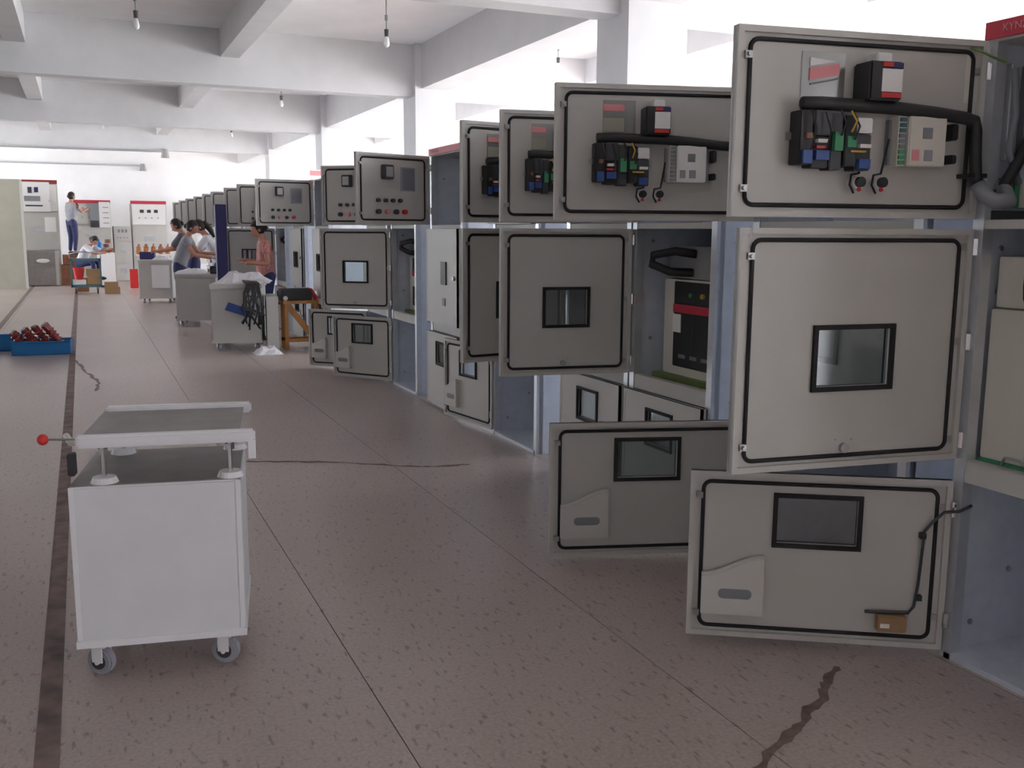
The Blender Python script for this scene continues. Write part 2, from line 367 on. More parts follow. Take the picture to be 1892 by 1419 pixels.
        hp = [(.225, .455), (.30, .45), (.45, .455), (.60, .46), (.75, .475), (.88, .495)]
        if gear == 'a': hp += [(.925, .51), (.935, .56), (.94, .70), (.95, .82), (.962, .87)]
        else: hp += [(.95, .50), (1.04, .51)]
        M().tube([(U(a), .045, V(b)) for a, b in hp], .021, 10).build('cable_harness', 'black', o, smooth=True)
        if gear == 'a':
            bx('harness_clamp', 'black', .915, .985, .80, .825, .06)
            M().tube([(U(a), y, V(b)) for a, b, y in ((.955, .86, .05), (.965, .92, .07), (.99, .955, .10), (1.03, .955, .12), (1.07, .90, .06), (1.10, .80, -.10))], .026, 10).build('conduit_hose', 'hose', o, smooth=True)
            M().tube([(U(a), y, V(b)) for a, b, y in ((.925, .10, .004), (.955, .12, .02), (.985, .16, .05), (1.02, .19, .07))], .005, 6).build('earth_wire', 'dgreen', o, smooth=True)
            bx('tape_strip', 'cream', .92, .94, .12, .40, -.008)
        for fx in (.475, .565):
            M().cyl((U(fx), IN, V(.865)), (U(fx), .03, V(.865)), .022, 14).build('button_body', 'white', o, smooth=False)
            M().cyl((U(fx), .03, V(.86)), (U(fx), .045, V(.86)), .017, 12).build('button_contact', 'black', o)
            M().tube([(U(fx + dx), y, V(fy)) for dx, fy, y in ((.03, .62, .02), (.02, .74, .012), (.012, .81, .01), (-.025, .82, .02), (-.03, .875, .02), (-.012, .92, .02))], .004, 5).build('wire', 'black', o, smooth=True)
            M().cyl((U(fx), .03, V(.90)), (U(fx), .036, V(.90)), .007, 8).build('button_screw', 'redb', o)
    if kind == 'upper_door' and not gear and th > 20:
        bx('meter_back', 'dark', .33, .46, .16, .36, .05, bev=.006); bx('meter_rim', 'steel', .35, .44, .19, .33, .053)
        bx('inspection_plate', 'rubber', .60, .80, .18, .52, -.004); bx('inspection_pane', 'clear', .62, .78, .2, .5, .002)
        for i in range(4): M().cyl((U(.28 + i * .1), IN, V(.66)), (U(.28 + i * .1), .02, V(.66)), .017, 10).build('lamp_back', 'dark', o)
        for i, mm in enumerate(('dark', 'pink', 'dark', 'redb')): M().cyl((U(.28 + i * .12), IN, V(.82)), (U(.28 + i * .12), .025, V(.82)), .021, 10).build('switch_back', mm, o)
    if th < 20 and detail:                    # outer face of a shut door
        M().cyl((wd - .05, -.03, h / 2), (wd - .05, -.05, h / 2), .018, 10).build('door_lock', 'steel', o)
        if kind == 'lower_door': M().box(wd * .72, wd * .82, -.036, -.03, h * .42, h * .62).build('rating_plate', 'hose', o)
        if kind == 'upper_door':
            M().box(wd * .4, wd * .6, -.045, -.03, h * .55, h * .85).build('meter', 'dark', o)
            for i in range(4): M().cyl((wd * (.25 + .15 * i), -.03, h * .3), (wd * (.25 + .15 * i), -.045, h * .3), .014, 8).build('lamp', 'redb' if i % 2 else 'green', o)
        if kind == 'middle_door' and not win:
            M().box(wd * .52, wd * .68, -.042, -.03, h * .42, h * .66).build('meter', 'dark', o); M().box(wd * .56, wd * .64, -.038, -.03, h * .2, h * .28).build('knob_plate', 'hose', o)
    return o
HT = 2.2
def cabinet(label, x, y, W, top, mid, low, rz=0., gear=None, header=False, lowstyle='pocket', midwin=True, depth=1.4, detail=2, dw=None, mdw=None, inner=False, group='switchgear cabinets in the long row'):
    c = thing('switchgear_cabinet', label, 'cabinet', (x, y, 0), rz, group)
    dw = dw or W - .04
    pf = M().box(.02, depth, -.018, 0, 0, HT); fs = pf.build('side_panel', 'zinc', c)
    ns = share(fs, 'side_panel', c, (0, -W + .018, 0))
    if detail:
        for sgn, yy in ((-1, -W), (1, -.018)):
            b0 = None
            for bx_, bz in ((.12, .12), (.12, .7), (.12, .95), (.12, 1.5), (.3, .3), (.3, 1.2), (.12, 1.35), (.3, 1.75), (.12, 2.0), (.3, .62)):
                if b0 is None: b0 = M().cyl((0, 0, 0), (0, -.008, 0), .011, 6).build('bolt', 'steel', c, loc=(bx_, yy, bz))
                else: share(b0, 'bolt', c, (bx_, yy, bz))
    M().box(0, depth, -W, 0, HT - .015, HT).build('top_panel', 'paint', c)
    M().box(depth - .015, depth, -W + .018, -.018, .0, HT - .015).build('back_panel', 'zinc', c)
    M().box(.0, depth, -W + .018, -.018, .0, .022).build('base_plate', 'zinc', c)
    for yy in (-.045, -W): M().box(0, .05, yy, yy + .045, .0, HT - .015).build('front_post', 'zinc2', c)
    for z0, z1 in ((.672, .752), (1.567, 1.598)): M().box(.005, .05, -W + .045, -.045, z0, z1).build('cross_rail', 'paint', c)
    M().box(.05, .9, -W + .018, -.018, .70, .712).build('shelf', 'zinc', c); M().box(.05, .9, -W + .018, -.018, 1.577, 1.589).build('shelf', 'zinc', c)
    M().box(.45, .462, -W + .018, -.018, 1.589, HT - .015).build('instrument_plate', 'zinc', c); M().box(.9, .912, -W + .018, -.018, .022, 1.577).build('partition', 'zinc', c)
    if header:
        hs = M().box(-.012, .02, -W, 0, HT - .006, HT + .05).build('header_sign', 'red', c)
        text_mesh('sign_lettering', 'KYN28A-12', .036, 'pink', hs, (-.0135, -.16, HT + .022), (R(90), 0, R(-90)))
    if inner:
        for i in range(5):
            M().box(.40, .45, -W + .1 + i * .17, -W + .24 + i * .17, 1.78, 2.05).build('relay_unit', ('dark', 'green', 'hose', 'dark', 'teal')[i], c, .005)
        M().box(.41, .45, -W + .08, -.08, 1.66, 1.71).build('terminal_row', 'green', c)
        M().box(.36, .45, -.32, -.08, 1.62, 1.76).build('duct_box', 'cream', c, .004)
        for xx, mm in ((.07, 'zinc2'), (.15, 'hose'), (.24, 'zinc2')): M().box(xx, xx + .045, -.05, -.018, 1.80, 2.12).build('wire_duct', mm, c, .004)
        for i in range(6): M().box(.08 + i * .035, .108 + i * .035, -.06, -.018, 1.64, 1.74).build('terminal_block', ('dgreen', 'green', 'cream', 'green', 'hose', 'cream')[i], c, .002)
        M().box(.03, .30, -.05, -.018, 1.595, 1.63).build('terminal_base', 'dark', c)
        M().tube([(.03, -.05, 1.66), (.07, -.085, 1.76), (.13, -.085, 1.86), (.22, -.07, 1.98), (.26, -.05, 2.1)], .02, 8).build('cable', 'black', c, smooth=True)
        M().tube([(.06, -.07, 2.1), (.08, -.07, 1.95), (.06, -.07, 1.83), (.12, -.07, 1.72)], .012, 8).build('cable', 'hose', c, smooth=True)
        for i in range(4):
            a = -.12 - i * .18
            M().tube([(.38, a, 1.69), (.30, a + .03, 1.80), (.32, a - .05, 1.95), (.36, a - .02, 2.1)], .016, 8).build('cable', 'hose' if i % 2 else 'black', c, smooth=True)
    lw = (dw * .345, dw * .655, .64 * .585, .64 * .86)
    mw = (dw * .34, dw * .66, .81 * .345, .81 * .585)
    door(c, 'upper_door', dw, 1.60, 2.19, top, W, gear=gear if top > 20 else None, detail=detail)
    md = mdw or dw
    door(c, 'middle_door', md, .755, 1.565, mid, W, win=(md * .34, md * .66, .81 * .345, .81 * .585) if midwin else None, low='mid' if mid > 20 else None, detail=detail)
    door(c, 'lower_door', dw, .03, .67, low, W, win=lw, low=(lowstyle if low > 20 else None), detail=detail)
    return c
XF = 2.84
cabinet('nearest switchgear cabinet, three wide doors open, red header sign at the right edge', XF, 2.50, 1.0, 98, 97, 122, gear='a', lowstyle='heater', dw=.93, mdw=.90, inner=True, header=True)
cabinet('second nearest switchgear cabinet, partly hidden, upper and lower doors open', XF, 3.72, 1.0, 105, 0, 107, gear='b', dw=.93)
cabinet('switchgear cabinet whose open middle door shows the black breaker front with a red band', XF, 4.80, .80, 100, 99, 0, gear='b')
cabinet('switchgear cabinet just beyond the one showing the black breaker, lower door shut', XF, 5.62, .80, 81, 81, 0, gear='b')
cabinet('switchgear cabinet whose lower door is folded flat against the next cabinet', XF, 6.85, .80, 0, 0, 171)
cabinet('switchgear cabinet with only its upper door open and a red header, middle door shut', XF, 8.30, .80, 71, 0, 0, midwin=False, header=True)
cabinet('switchgear cabinet with three doors open beside a bright blue-grey side panel, mid-row', XF, 9.52, .80, 132, 127, 143)
cabinet('switchgear cabinet right behind the mid-row one with three open doors, its lower door open', XF, 10.45, .80, 0, 0, 136)
rest = [(13.0, 84, 0, 0, 'switchgear cabinet next beyond the wooden trestle with a square meter on its open upper door'),
        (14.5, 97, 0, 0, 'switchgear cabinet behind the woman in pink, its upper door open'),
        (15.9, 92, 95, 0, 'switchgear cabinet left of the woman in pink with open middle door window'),
        (17.6, 100, 0, 0, 'switchgear cabinet beside the dark blue post, upper door open'),
        (19.0, 84, 0, 0, 'far switchgear cabinet, seventh open upper door from the far end'),
        (20.4, 100, 0, 0, 'far switchgear cabinet, fourth open upper door from the far end'),
        (22.0, 95, 0, 0, 'far switchgear cabinet, third open upper door from the far end'),
        (23.6, 88, 0, 0, 'far switchgear cabinet, second open upper door from the far end'),
        (25.2, 95, 0, 0, 'farthest switchgear cabinet of the long row')]
rest[4] = (19.0, 84, 0, 0, 'far switchgear cabinet, fifth open upper door from the far end')
for y, t, mi, lo, lab in rest: cabinet(lab, XF, y, .80, t, mi, lo, detail=1 if y < 17 else 0)

# ------------------------------------------------------------------ circuit breakers in the open middle bays
def breaker(label, x, y, W, face):
    b = thing('circuit_breaker', label, 'breaker', (x, y, .712), 0, 'withdrawable breakers')
    M().box(0, .45, -W, 0, .05, .58).build('housing', 'cream', b, .004)
    M().box(.02, .1, -W, 0, .585, .76).build('upper_plate', 'steel' if face else 'cream', b, .003)
    if face:
        M().box(-.012, 0, -W * .78, -W * .18, .10, .57).build('face_plate', 'black', b, .004)
        M().box(-.016, -.012, -W * .78, -W * .18, .40, .445).build('red_band', 'red', b); M().box(-.016, -.012, -W * .30, -W * .18, .29, .39).build('label_plate', 'paper', b)
        M().cyl((-.012, -W * .62, .50), (-.025, -W * .62, .50), .014, 10).build('close_button', 'yellow', b); M().cyl((-.012, -W * .45, .50), (-.025, -W * .45, .50), .012, 10).build('open_button', 'green', b)
        for i in range(3): M().box(-.015, -.012, -W * (.72 - .17 * i), -W * (.62 - .17 * i), .15, .17).build('mark', 'hose', b)
        M().box(-.014, -.012, -W * .485, -W * .475, .11, .39).build('plate_joint', 'dark', b)
        M().tube([(.03, -W * .42, .72), (-.04, -W * .25, .735), (-.09, -W * .02, .71), (-.09, -W * .0, .66), (-.04, -W * .18, .62), (.03, -W * .38, .62)], .024, 10).build('plug_cable', 'black', b, smooth=True)
    else:
        ring = [(-.012 - .03 * math.sin(PI * i / 16), -.235 + .085 * math.cos(2 * PI * i / 16),   .665 + .10 * math.sin(2 * PI * i / 16)) for i in range(16)]
        M().tube(ring, .017, 8, True).build('plug_cable', 'black', b, smooth=True)
        M().box(-.012, 0, -W * .9, -W * .30, .08, .36).build('face_plate', 'black', b, .004)
        M().tube([(-.01, -.10, .04), (-.03, -.13, .075), (-.03, -.19, .075), (-.01, -.22, .04)], .005, 6).build('pull_handle', 'steel', b, smooth=True)
    (M().box(-.05, .02, -W - .03, .03, .002, .05) if face else M().box(-.012, .02, -W, 0, .002, .05)).build('guide_rail', 'dgreen' if face else 'green', b, .004)
    return b
breaker('beige breaker with black plug ring in the nearest cabinet', XF + .065, 2.452, .90, False)
breaker('black-faced breaker with red band and thick plug cable in open cabinet', XF + .17, 4.72, .64, True)
breaker('dark breaker in the half-hidden bay behind the open door with black window frame', XF + .17, 5.54, .64, True)
breaker('breaker in the mid-row cabinet with three open doors', XF + .17, 9.44, .64, True)
breaker('breaker in the cabinet left of the woman in pink', XF + .17, 15.82, .64, True)

# ------------------------------------------------------------------ front trolley
def caster(parent, x, y, ang, r=.05):
    w_ = M().cyl((-.018, 0, r), (.018, 0, r), r, 20).build('caster_wheel', 'rubber', parent, .006, loc=(x, y, 0), rz=R(ang))
    M().cyl((-.021, 0, r), (.021, 0, r), r * .55, 14).build('wheel_hub', 'dark', w_)
    f_ = M().box(-.027, -.022, -.02, .02, r, r * 2.2).box(.022, .027, -.02, .02, r, r * 2.2).box(-.027, .027, -.03, .03, r * 2.1, r * 2.3)
    f_.cyl((-.03, 0, r), (.03, 0, r), .008, 8).build('caster_fork', 'trow', w_)
tr = thing('lifting_trolley', 'pale grey lifting trolley on casters standing alone in the aisle', 'trolley', (.185, 3.45, 0), R(-10))
M().box(-.28, .28, 0, .56, .135, .69).build('body', 'tro', tr, .006)
M().box(-.283, .283, -.004, .564, .12, .145).build('bottom_rim', 'trow', tr); M().box(-.275, .275, .006, .554, .69, .693).build('top_plate', 'plate', tr)
for xx in (-.278, .262): M().box(xx, xx + .016, -.003, .001, .15, .69).build('edge_strip', 'trow', tr)
for xx in (-.215, .205):
    for yy in (.055, .48): caster(tr, xx, yy, {(-.215, .055): 62, (.205, .055): 70}.get((xx, yy), 20))
pt = M().box(-.24, .28, .01, .58, .842, .85).build('platform', 'plate', tr)
for yy in (0, .56):
    M().box(-.245 if yy == 0 else -.235, .335 if yy == 0 else .31, yy - .02, yy + .02, .825, .868).build('side_rail', 'trow', pt, .008)
M().box(.31, .335, -.01, .02, .765, .83).build('stop_leg', 'trow', tr)
for xx in (-.17, .245):
    for yy in (.05, .5):
        M().cyl((xx, yy, .693), (xx, yy, .712), .046, 20, .038).build('levelling_disc', 'trow', tr); M().cyl((xx, yy, .70), (xx, yy, .845), .009, 10).build('lifting_screw', 'chrome', tr)
        M().cyl((xx, yy, .79), (xx, yy, .81), .017, 6).build('screw_nut', 'chrome', tr)
M().cyl((-.24, .05, .845), (-.345, .045, .85), .004, 8).build('release_rod', 'steel', tr); M().ball((-.355, .045, .85), .019, .019, .019).build('red_knob', 'redb', tr, smooth=True)
M().box(-.30, -.275, .12, .16, .70, .78).build('lock_catch', 'dark', tr, .004)
M().tube([(-.30, .14, .84), (-.27, .05, .835), (-.24, .05, .83)], .012, 8).build('catch_arm', 'cream', tr)

# ------------------------------------------------------------------ blue bins with maroon insulators
def bin_(label, x, y, L, D, H, rz):
    b = thing('parts_bin', label, 'bin', (x, y, 0), R(rz), 'blue parts bins'); t = .012
    M().box(0, L, 0, D, 0, t).build('bottom', 'bin', b)
    M().prism([(0, 0), (L, 0), (L, H), (0, H)], 0, t).build('wall', 'bin', b); M().prism([(0, 0), (L, 0), (L, H), (0, H)], D - t, D).build('wall', 'bin', b)
    M().box(0, t, t, D - t, 0, H).build('wall', 'bin', b); M().box(L - t, L, t, D - t, 0, H).build('wall', 'bin', b)
    M().tube([(0, 0, H), (L, 0, H), (L, D, H), (0, D, H)], .012, 6, True).build('rim', 'bin', b)
    return b
bin_('long blue plastic bin filled with maroon insulators on the left floor', -.86, 13.3, .66, .40, .16, -4)
bin_('blue plastic bin behind the insulator bin at the left edge', -1.25, 13.85, .5, .4, .17, 0)
for i in range(8):
    bx_, by_ = -.68 + (i % 4) * .13, 13.42 + (i // 4) * .14; top = 0
    ii = thing('post_insulator', 'maroon ribbed insulator in the long blue bin, %s row, %s from the left' % (('front', 'back')[i // 4], ('first', 'second', 'third', 'fourth')[i % 4]), 'insulator', (bx_, by_, .04 + .05 * (i % 4) / 3), 0, 'maroon insulators in the blue bin')
    ii.rotation_euler = (0, R(-38 + 3 * (i % 3)), R(8 * (i % 4) - 10))
    prof = [(.02, 0), (.04, .005)]
    for kk in range(5): prof += [(.034, .02 + kk * .05), (.05, .035 + kk * .05), (.05, .045 + kk * .05), (.034, .055 + kk * .05)]
    zt = .28 + .02 * (i % 4)
    M().lathe(prof + [(.036, zt - .02), (.036, zt)], n=12).build('ribbed_body', 'maroon', ii, smooth=False)
    M().lathe([(.024, zt), (.024, zt + .02), (.015, zt + .022)], n=10).build('metal_cap', 'steel', ii)

# ------------------------------------------------------------------ people
def person(label, loc, heading, shirt, lean=8, head=15, arms=((10, 60), (10, 60)), s=1., sit=False, long_hair=False, sleeve=.5, pants='jeans'):
    p = thing('person', label, 'person', loc, R(heading)); p.scale = (s, s, s)
    hz = .47 if sit else .90
    t = Vector((math.sin(R(lean)), 0, math.cos(R(lean)))); P = Vector((0, 0, hz))
    J = {'pelvis': P, 'waist': P + t * .16, 'chest': P + t * .36, 'neck': P + t * .49}
    hd = Vector((math.sin(R(lean + head)), 0, math.cos(R(lean + head)))); J['throat'] = J['neck'] + hd * .06; J['skull'] = J['neck'] + hd * .15
    rad = {'pelvis': .118, 'waist': .108, 'chest': .118, 'neck': .065, 'throat': .05, 'skull': .066}
    E = [('pelvis', 'waist'), ('waist', 'chest'), ('chest', 'neck'), ('neck', 'throat'), ('throat', 'skull')]
    hands = []
    for q, sg in (('l', 1), ('r', -1)):
        a1, a2 = arms[0 if sg == 1 else 1]
        J[q + 'sh'] = P + t * .44 + Vector((0, .165 * sg, 0)); d1 = Vector((math.sin(R(lean + a1)), .08 * sg, -math.cos(R(lean + a1)))); d2 = Vector((math.sin(R(lean + a2)), -.25 * sg, -math.cos(R(lean + a2)))).normalized()
        J[q + 'el'] = J[q + 'sh'] + d1 * .27; J[q + 'wr'] = J[q + 'el'] + d2 * .23; J[q + 'pa'] = J[q + 'wr'] + d2 * .07
        rad.update({q + 'sh': .06, q + 'el': .042, q + 'wr': .028, q + 'pa': .034})
        E += [('chest', q + 'sh'), (q + 'sh', q + 'el'), (q + 'el', q + 'wr'), (q + 'wr', q + 'pa')]
        hands.append((J[q + 'pa'], d2, sg))
        J[q + 'hip'] = P + Vector((0, .085 * sg, -.05))
        if sit: J[q + 'kn'] = P + Vector((.40, .12 * sg, .0)); J[q + 'an'] = Vector((.42, .12 * sg, .09))
        else: J[q + 'kn'] = Vector((.03, .09 * sg, .47)); J[q + 'an'] = Vector((-.02, .095 * sg, .09))
        J[q + 'to'] = J[q + 'an'] + Vector((.15, .01 * sg, -.055))
        rad.update({q + 'hip': .09, q + 'kn': .058, q + 'an': .04, q + 'to': .035})
        E += [('pelvis', q + 'hip'), (q + 'hip', q + 'kn'), (q + 'kn', q + 'an'), (q + 'an', q + 'to')]
    def skin(name, edges, grow, mt, rootj, thin=()):
        nm = []
        for e in edges:
            for j in e:
                if j not in nm: nm.append(j)
        me = bpy.data.meshes.new(name); me.from_pydata([tuple(J[j]) for j in nm], [(nm.index(a), nm.index(b)) for a, b in edges], [])
        me.materials.append(MT[mt]); o = bpy.data.objects.new(name, me); COL.objects.link(o); o.parent = p
        md = o.modifiers.new('Skin', 'SKIN'); md.use_smooth_shade = True
        for i, j in enumerate(nm):
            r = rad[j] * (thin[1] if thin and j in thin[0] else grow)
            me.skin_vertices[0].data[i].radius = (r, r); me.skin_vertices[0].data[i].use_root = (j == rootj)
        sb = o.modifiers.new('Sub', 'SUBSURF'); sb.levels = 2; sb.render_levels = 2
        return o
    skin('body', E, 1., 'skin', 'pelvis', (('pelvis', 'waist', 'chest', 'lhip', 'rhip', 'lkn', 'rkn', 'lan', 'ran', 'lsh', 'rsh'), .74))
    J['belt'] = J['pelvis'].lerp(J['waist'], .55); rad['belt'] = .100; J['hem'] = J['pelvis'] - t * .03; rad['hem'] = .125; J['collar'] = J['chest'].lerp(J['neck'], .8); rad['collar'] = .07
    for q in 'lr':
        J[q + 'cuff'] = J[q + 'sh'].lerp(J[q + 'el'], sleeve); rad[q + 'cuff'] = .056
    skin('shirt', [('hem', 'waist'), ('waist', 'chest'), ('chest', 'collar'), ('chest', 'lsh'), ('lsh', 'lcuff'), ('chest', 'rsh'), ('rsh', 'rcuff')], 1.16, shirt, 'waist')
    skin('trousers', [('belt', 'pelvis'), ('pelvis', 'lhip'), ('lhip', 'lkn'), ('lkn', 'lan'), ('pelvis', 'rhip'), ('rhip', 'rkn'), ('rkn', 'ran')], 1.17, pants, 'pelvis')
    for q in 'lr':
        a = J[q + 'an']; M().ball((a.x + .06, a.y, .045), .13, .048, .045).build('shoe', 'shoe', p, smooth=True)
    for c, d, sg in hands:
        hm = M(); side = Vector((0, 1, 0)); side = (side - d * side.dot(d)).normalized(); nn = d.cross(side)
        for i, ln in enumerate((.06, .07, .066, .05)):
            b = c + d * .02 + side * (.024 - .016 * i); mth = b + d * ln * .6; hm.tube([b, mth, mth + (d * .7 - nn * .6) * ln * .6], .008, 6, rs=[.009, .009, .006])
        b = c - d * .01 + side * .025 * sg; hm.tube([b, b + (d + side * sg * 1.1).normalized() * .035, b + (d * 1.2 + side * sg * .8).normalized() * .06], .009, 6, rs=[.011, .01, .007])
        hm.build('fingers', 'skin', p, smooth=True)
    # head with face
    rot = Matrix.Rotation(R(lean + head), 3, 'Y'); hc = J['neck'] + hd * .165
    hm = M().ball((0, 0, 0), .092, .074, .112, 18, 14)
    for i, v in enumerate(hm.v):
        x_, y_, z_ = v
        if z_ < -.02: k_ = 1 + (z_ + .02) * 2.6; y_ *= max(.55, k_); x_ = x_ * max(.75, k_) + .012
        if x_ > .07 and abs(y_) < .02 and -.045 < z_ < .0: x_ += .022
        hm.v[i] = (x_, y_, z_)
    def place(o): o.matrix_local = Matrix.Translation(hc) @ rot.to_4x4(); return o
    h_ = place(hm.build('head', 'skin', p, smooth=True))
    for sg in (-1, 1):
        M().ball((.078, .03 * sg, .008), .009, .012, .007, 8, 6).build('eye', 'black', h_); M().ball((-.005, .076 * sg, -.01), .02, .008, .03, 8, 6).build('ear', 'skin', h_, smooth=True)
    M().ball((.083, 0, -.062), .007, .022, .006, 8, 6).build('mouth', 'redb', h_)
    hr = M().ball((-.012, 0, .018), .102, .085, .112, 16, 12)
    for i, v in enumerate(hr.v):
        x_, y_, z_ = v
        if x_ > .02 and z_ < .06: x_ = .02 + (x_ - .02) * .25
        hr.v[i] = (x_, y_, z_)
    if long_hair: hr.tube([(-.09, 0, .03), (-.115, 0, -.06), (-.12, 0, -.16), (-.10, 0, -.27)], .04, 8, rs=[.05, .05, .042, .015])
    else: hr.ball((-.10, 0, -.02), .035, .04, .045, 10, 8)
    hr.build('hair', 'hair', h_, smooth=True)
    return p
person('woman in a pink patterned blouse standing behind the nearest loaded cart', (2.38, 14.1, 0), 180, 'pinkshirt', lean=4, head=22, arms=((-8, 88), (-4, 95)), s=1.01, sleeve=.55)
person('worker in white shirt with long dark hair bending over the middle cart', (2.28, 18.3, 0), 172, 'whiteshirt', lean=28, head=6, arms=((8, 50), (0, 40)), long_hair=True, sleeve=.9, s=1.08)
person('worker in grey shirt leaning over the middle cart', (1.52, 17.72, 0), -15, 'greyshirt', lean=18, head=10, arms=((15, 70), (10, 60)), s=1.04)
person('worker in dark shirt behind the grey-shirted worker', (1.93, 19.4, 0), 160, 'darkshirt', lean=22, head=12, arms=((15, 60), (15, 60)), sleeve=.9, s=1.08)
person('man in grey shirt standing on wooden crates at the far cabinet', (-.22, 29.78, .832), 40, 'greyshirt', lean=2, head=10, arms=((40, 110), (40, 110)), s=1.02, sleeve=.7)
person('worker in pale shirt sitting low behind the teal hand cart', (-.05, 26.6, 0.28), -30, 'whiteshirt', lean=35, head=10, arms=((30, 70), (20, 60)), sit=True, s=.98, sleeve=.9)
M().box(-.16, .16, -.16, .16, 0, .30).box(-.18, .18, -.18, .18, .30, .33).build('low_stool', 'brown', loc=(-.05, 26.6, 0), bevel=.006)
tag(bpy.data.objects['low_stool'], 'low brown wooden stool under the sitting worker', 'stool')

# ------------------------------------------------------------------ carts along the aisle
def cart(label, x, y, rz, W, D, H, front='paint'):
    c = thing('work_cart', label, 'cart', (x, y, 0), R(rz), 'grey work carts in the aisle')
    M().box(0, W, 0, D, .11, H - .06).build('body', front, c, .008); M().box(-.015, W + .015, -.015, D + .015, H - .06, H).build('top_tray', 'paint', c, .006)
    M().box(-.008, W + .008, -.008, D + .008, .10, .135).build('bottom_rim', 'paint', c)
    for xx in (.07, W - .07):
        for yy in (.07, D - .07): caster(c, xx, yy, 30, .045)
    return c
cart('nearest loaded grey cart with plastic bags and black cables', 1.47, 12.95, -14, .62, .8, .86)
cart('middle grey cart in front of the leaning workers', 1.33, 16.4, -10, .62, .8, .84)
cart('farthest grey cart with a pale panel on its front', 1.06, 21.9, -12, .66, .8, .9)
def loose(name, mb, mt, label, cat, loc=(0, 0, 0), rz=0, bevel=0, smooth=False, group=None):
    return tag(mb.build(name, mt, None, bevel, smooth, loc, R(rz)), label, cat, group)
def crumple(W, D, H, n=9, seed=1):
    rr = random.Random(seed); mm = M(); vs = []; fs = []
    for i in range(n):
        for j in range(n):
            e = min(i, j, n - 1 - i, n - 1 - j) / ((n - 1) / 2)
            vs.append((W * (i / (n - 1) - .5) + rr.uniform(-.01, .01), D * (j / (n - 1) - .5) + rr.uniform(-.01, .01), .004 + (H * min(1, e * 2) * rr.uniform(.5, 1) if e > 0 else 0)))
    for i in range(n - 1):
        for j in range(n - 1): fs.append((i * n + j, (i + 1) * n + j, (i + 1) * n + j + 1, i * n + j + 1))
    k_ = len(vs); vs += [(v[0], v[1], 0) for v in vs]
    fs += [tuple(k_ + q for q in f[::-1]) for f in fs]
    ring = [(i, 0) for i in range(n)] + [(n - 1, j) for j in range(1, n)] + [(i, n - 1) for i in range(n - 2, -1, -1)] + [(0, j) for j in range(n - 2, 0, -1)]
    ids = [i * n + j for i, j in ring]
    for a, b in zip(ids, ids[1:] + ids[:1]): fs.append((a, b, b + k_, a + k_))
    return mm.add(vs, fs)
loose('plastic_bag', crumple(.68, .66, .15, 10, 3), 'cloth', 'crumpled white plastic bag on the nearest loaded cart', 'bag', (1.93, 13.22, .861), -14, smooth=False)
cb = M()
rr = random.Random(4)
for i in range(16):
    a = 1.93 + rr.uniform(-.06, .10)
    cb.tube([(a, 12.98, .90), (a + .02, 12.74, .86), (a + rr.uniform(-.06, .06), 12.70, .74), (a + rr.uniform(-.1, .1), 12.68, .55 + rr.uniform(-.1, .05)), (a + rr.uniform(-.12, .12), 12.67, .40 + rr.uniform(-.12, .12))], .012, 6)
loose('cable_bundle', cb, 'black', 'black cable bundle hanging down the front of the nearest loaded cart', 'cables', smooth=True)
loose('drawing_folder', M().add([(0, 0, 0), (.30, -.01, -.10), (.33, -.012, .0), (.05, -.003, .10), (0, .012, 0), (.30, .002, -.10), (.33, 0, .0), (.05, .009, .10)], [(0, 1, 2, 3), (7, 6, 5, 4), (0, 4, 5, 1), (1, 5, 6, 2), (2, 6, 7, 3), (3, 7, 4, 0)]), 'blue', 'dark blue folder hung on the front of the nearest loaded cart', 'folder', (1.63, 12.895, .53), -14)
loose('side_box', M().box(0, .15, 0, .6, 0, .70), 'paint', 'tall grey box standing right of the nearest loaded cart', 'box', (2.125, 12.72, 0), -8, .006)
loose('plastic_bag', crumple(.34, .3, .10, 8, 8), 'cloth', 'white plastic bag on the floor beside the wooden trestle', 'bag', (2.08, 12.45, 0))
loose('plastic_bag', crumple(.5, .5, .08, 8, 5), 'cloth', 'crumpled plastic bag on the middle cart', 'bag', (1.62, 16.85, .841), -10)
loose('tool_case', M().box(0, .24, 0, .2, 0, .12), 'black', 'black tool case on the middle cart', 'case', (1.86, 16.35, .841), -10, .01)
loose('wooden_block', M().box(0, .2, 0, .12, 0, .05), 'wood', 'orange wooden block behind the nearest loaded cart', 'block', (1.72, 13.62, .862), -14, .004)
loose('pale_panel', M().box(0, .36, -.02, -.005, 0, .48), 'white', 'pale panel leaning on the farthest grey cart', 'panel', (1.31, 21.83, .32), -12, .003)
loose('rag', crumple(.36, .4, .1, 8, 9), 'cloth', 'white cloth bundle on the farthest grey cart', 'cloth', (1.55, 22.15, .901), -12)
loose('tool_case', M().box(0, .3, 0, .2, 0, .16), 'navy', 'dark navy case on the farthest grey cart', 'case', (1.12, 22.42, .901), -12, .01)
loose('red_box', M().box(0, .2, 0, .2, 0, .5), 'redb', 'tall red box behind the farthest grey cart', 'box', (1.12, 27.6, 0), 0, .01)
loose('fire_extinguisher_box', M().box(0, .09, 0, .3, 0, .42), 'redb', 'red box squeezed between the two farther carts', 'box', (1.70, 20.6, 0.0), -8, .01)
loose('blue_bag', M().box(0, .12, 0, .3, 0, .45), 'blue', 'blue bag hung between the two farther carts', 'bag', (1.71, 20.75, .42), -8, .02)
loose('blue_post', M().box(0, .16, 0, .16, .02, 1.92).box(-.06, .22, -.06, .22, 0, .02), 'navy', 'dark blue steel post in front of the cabinet row', 'post', (1.86, 15.35, 0), 0, .006)

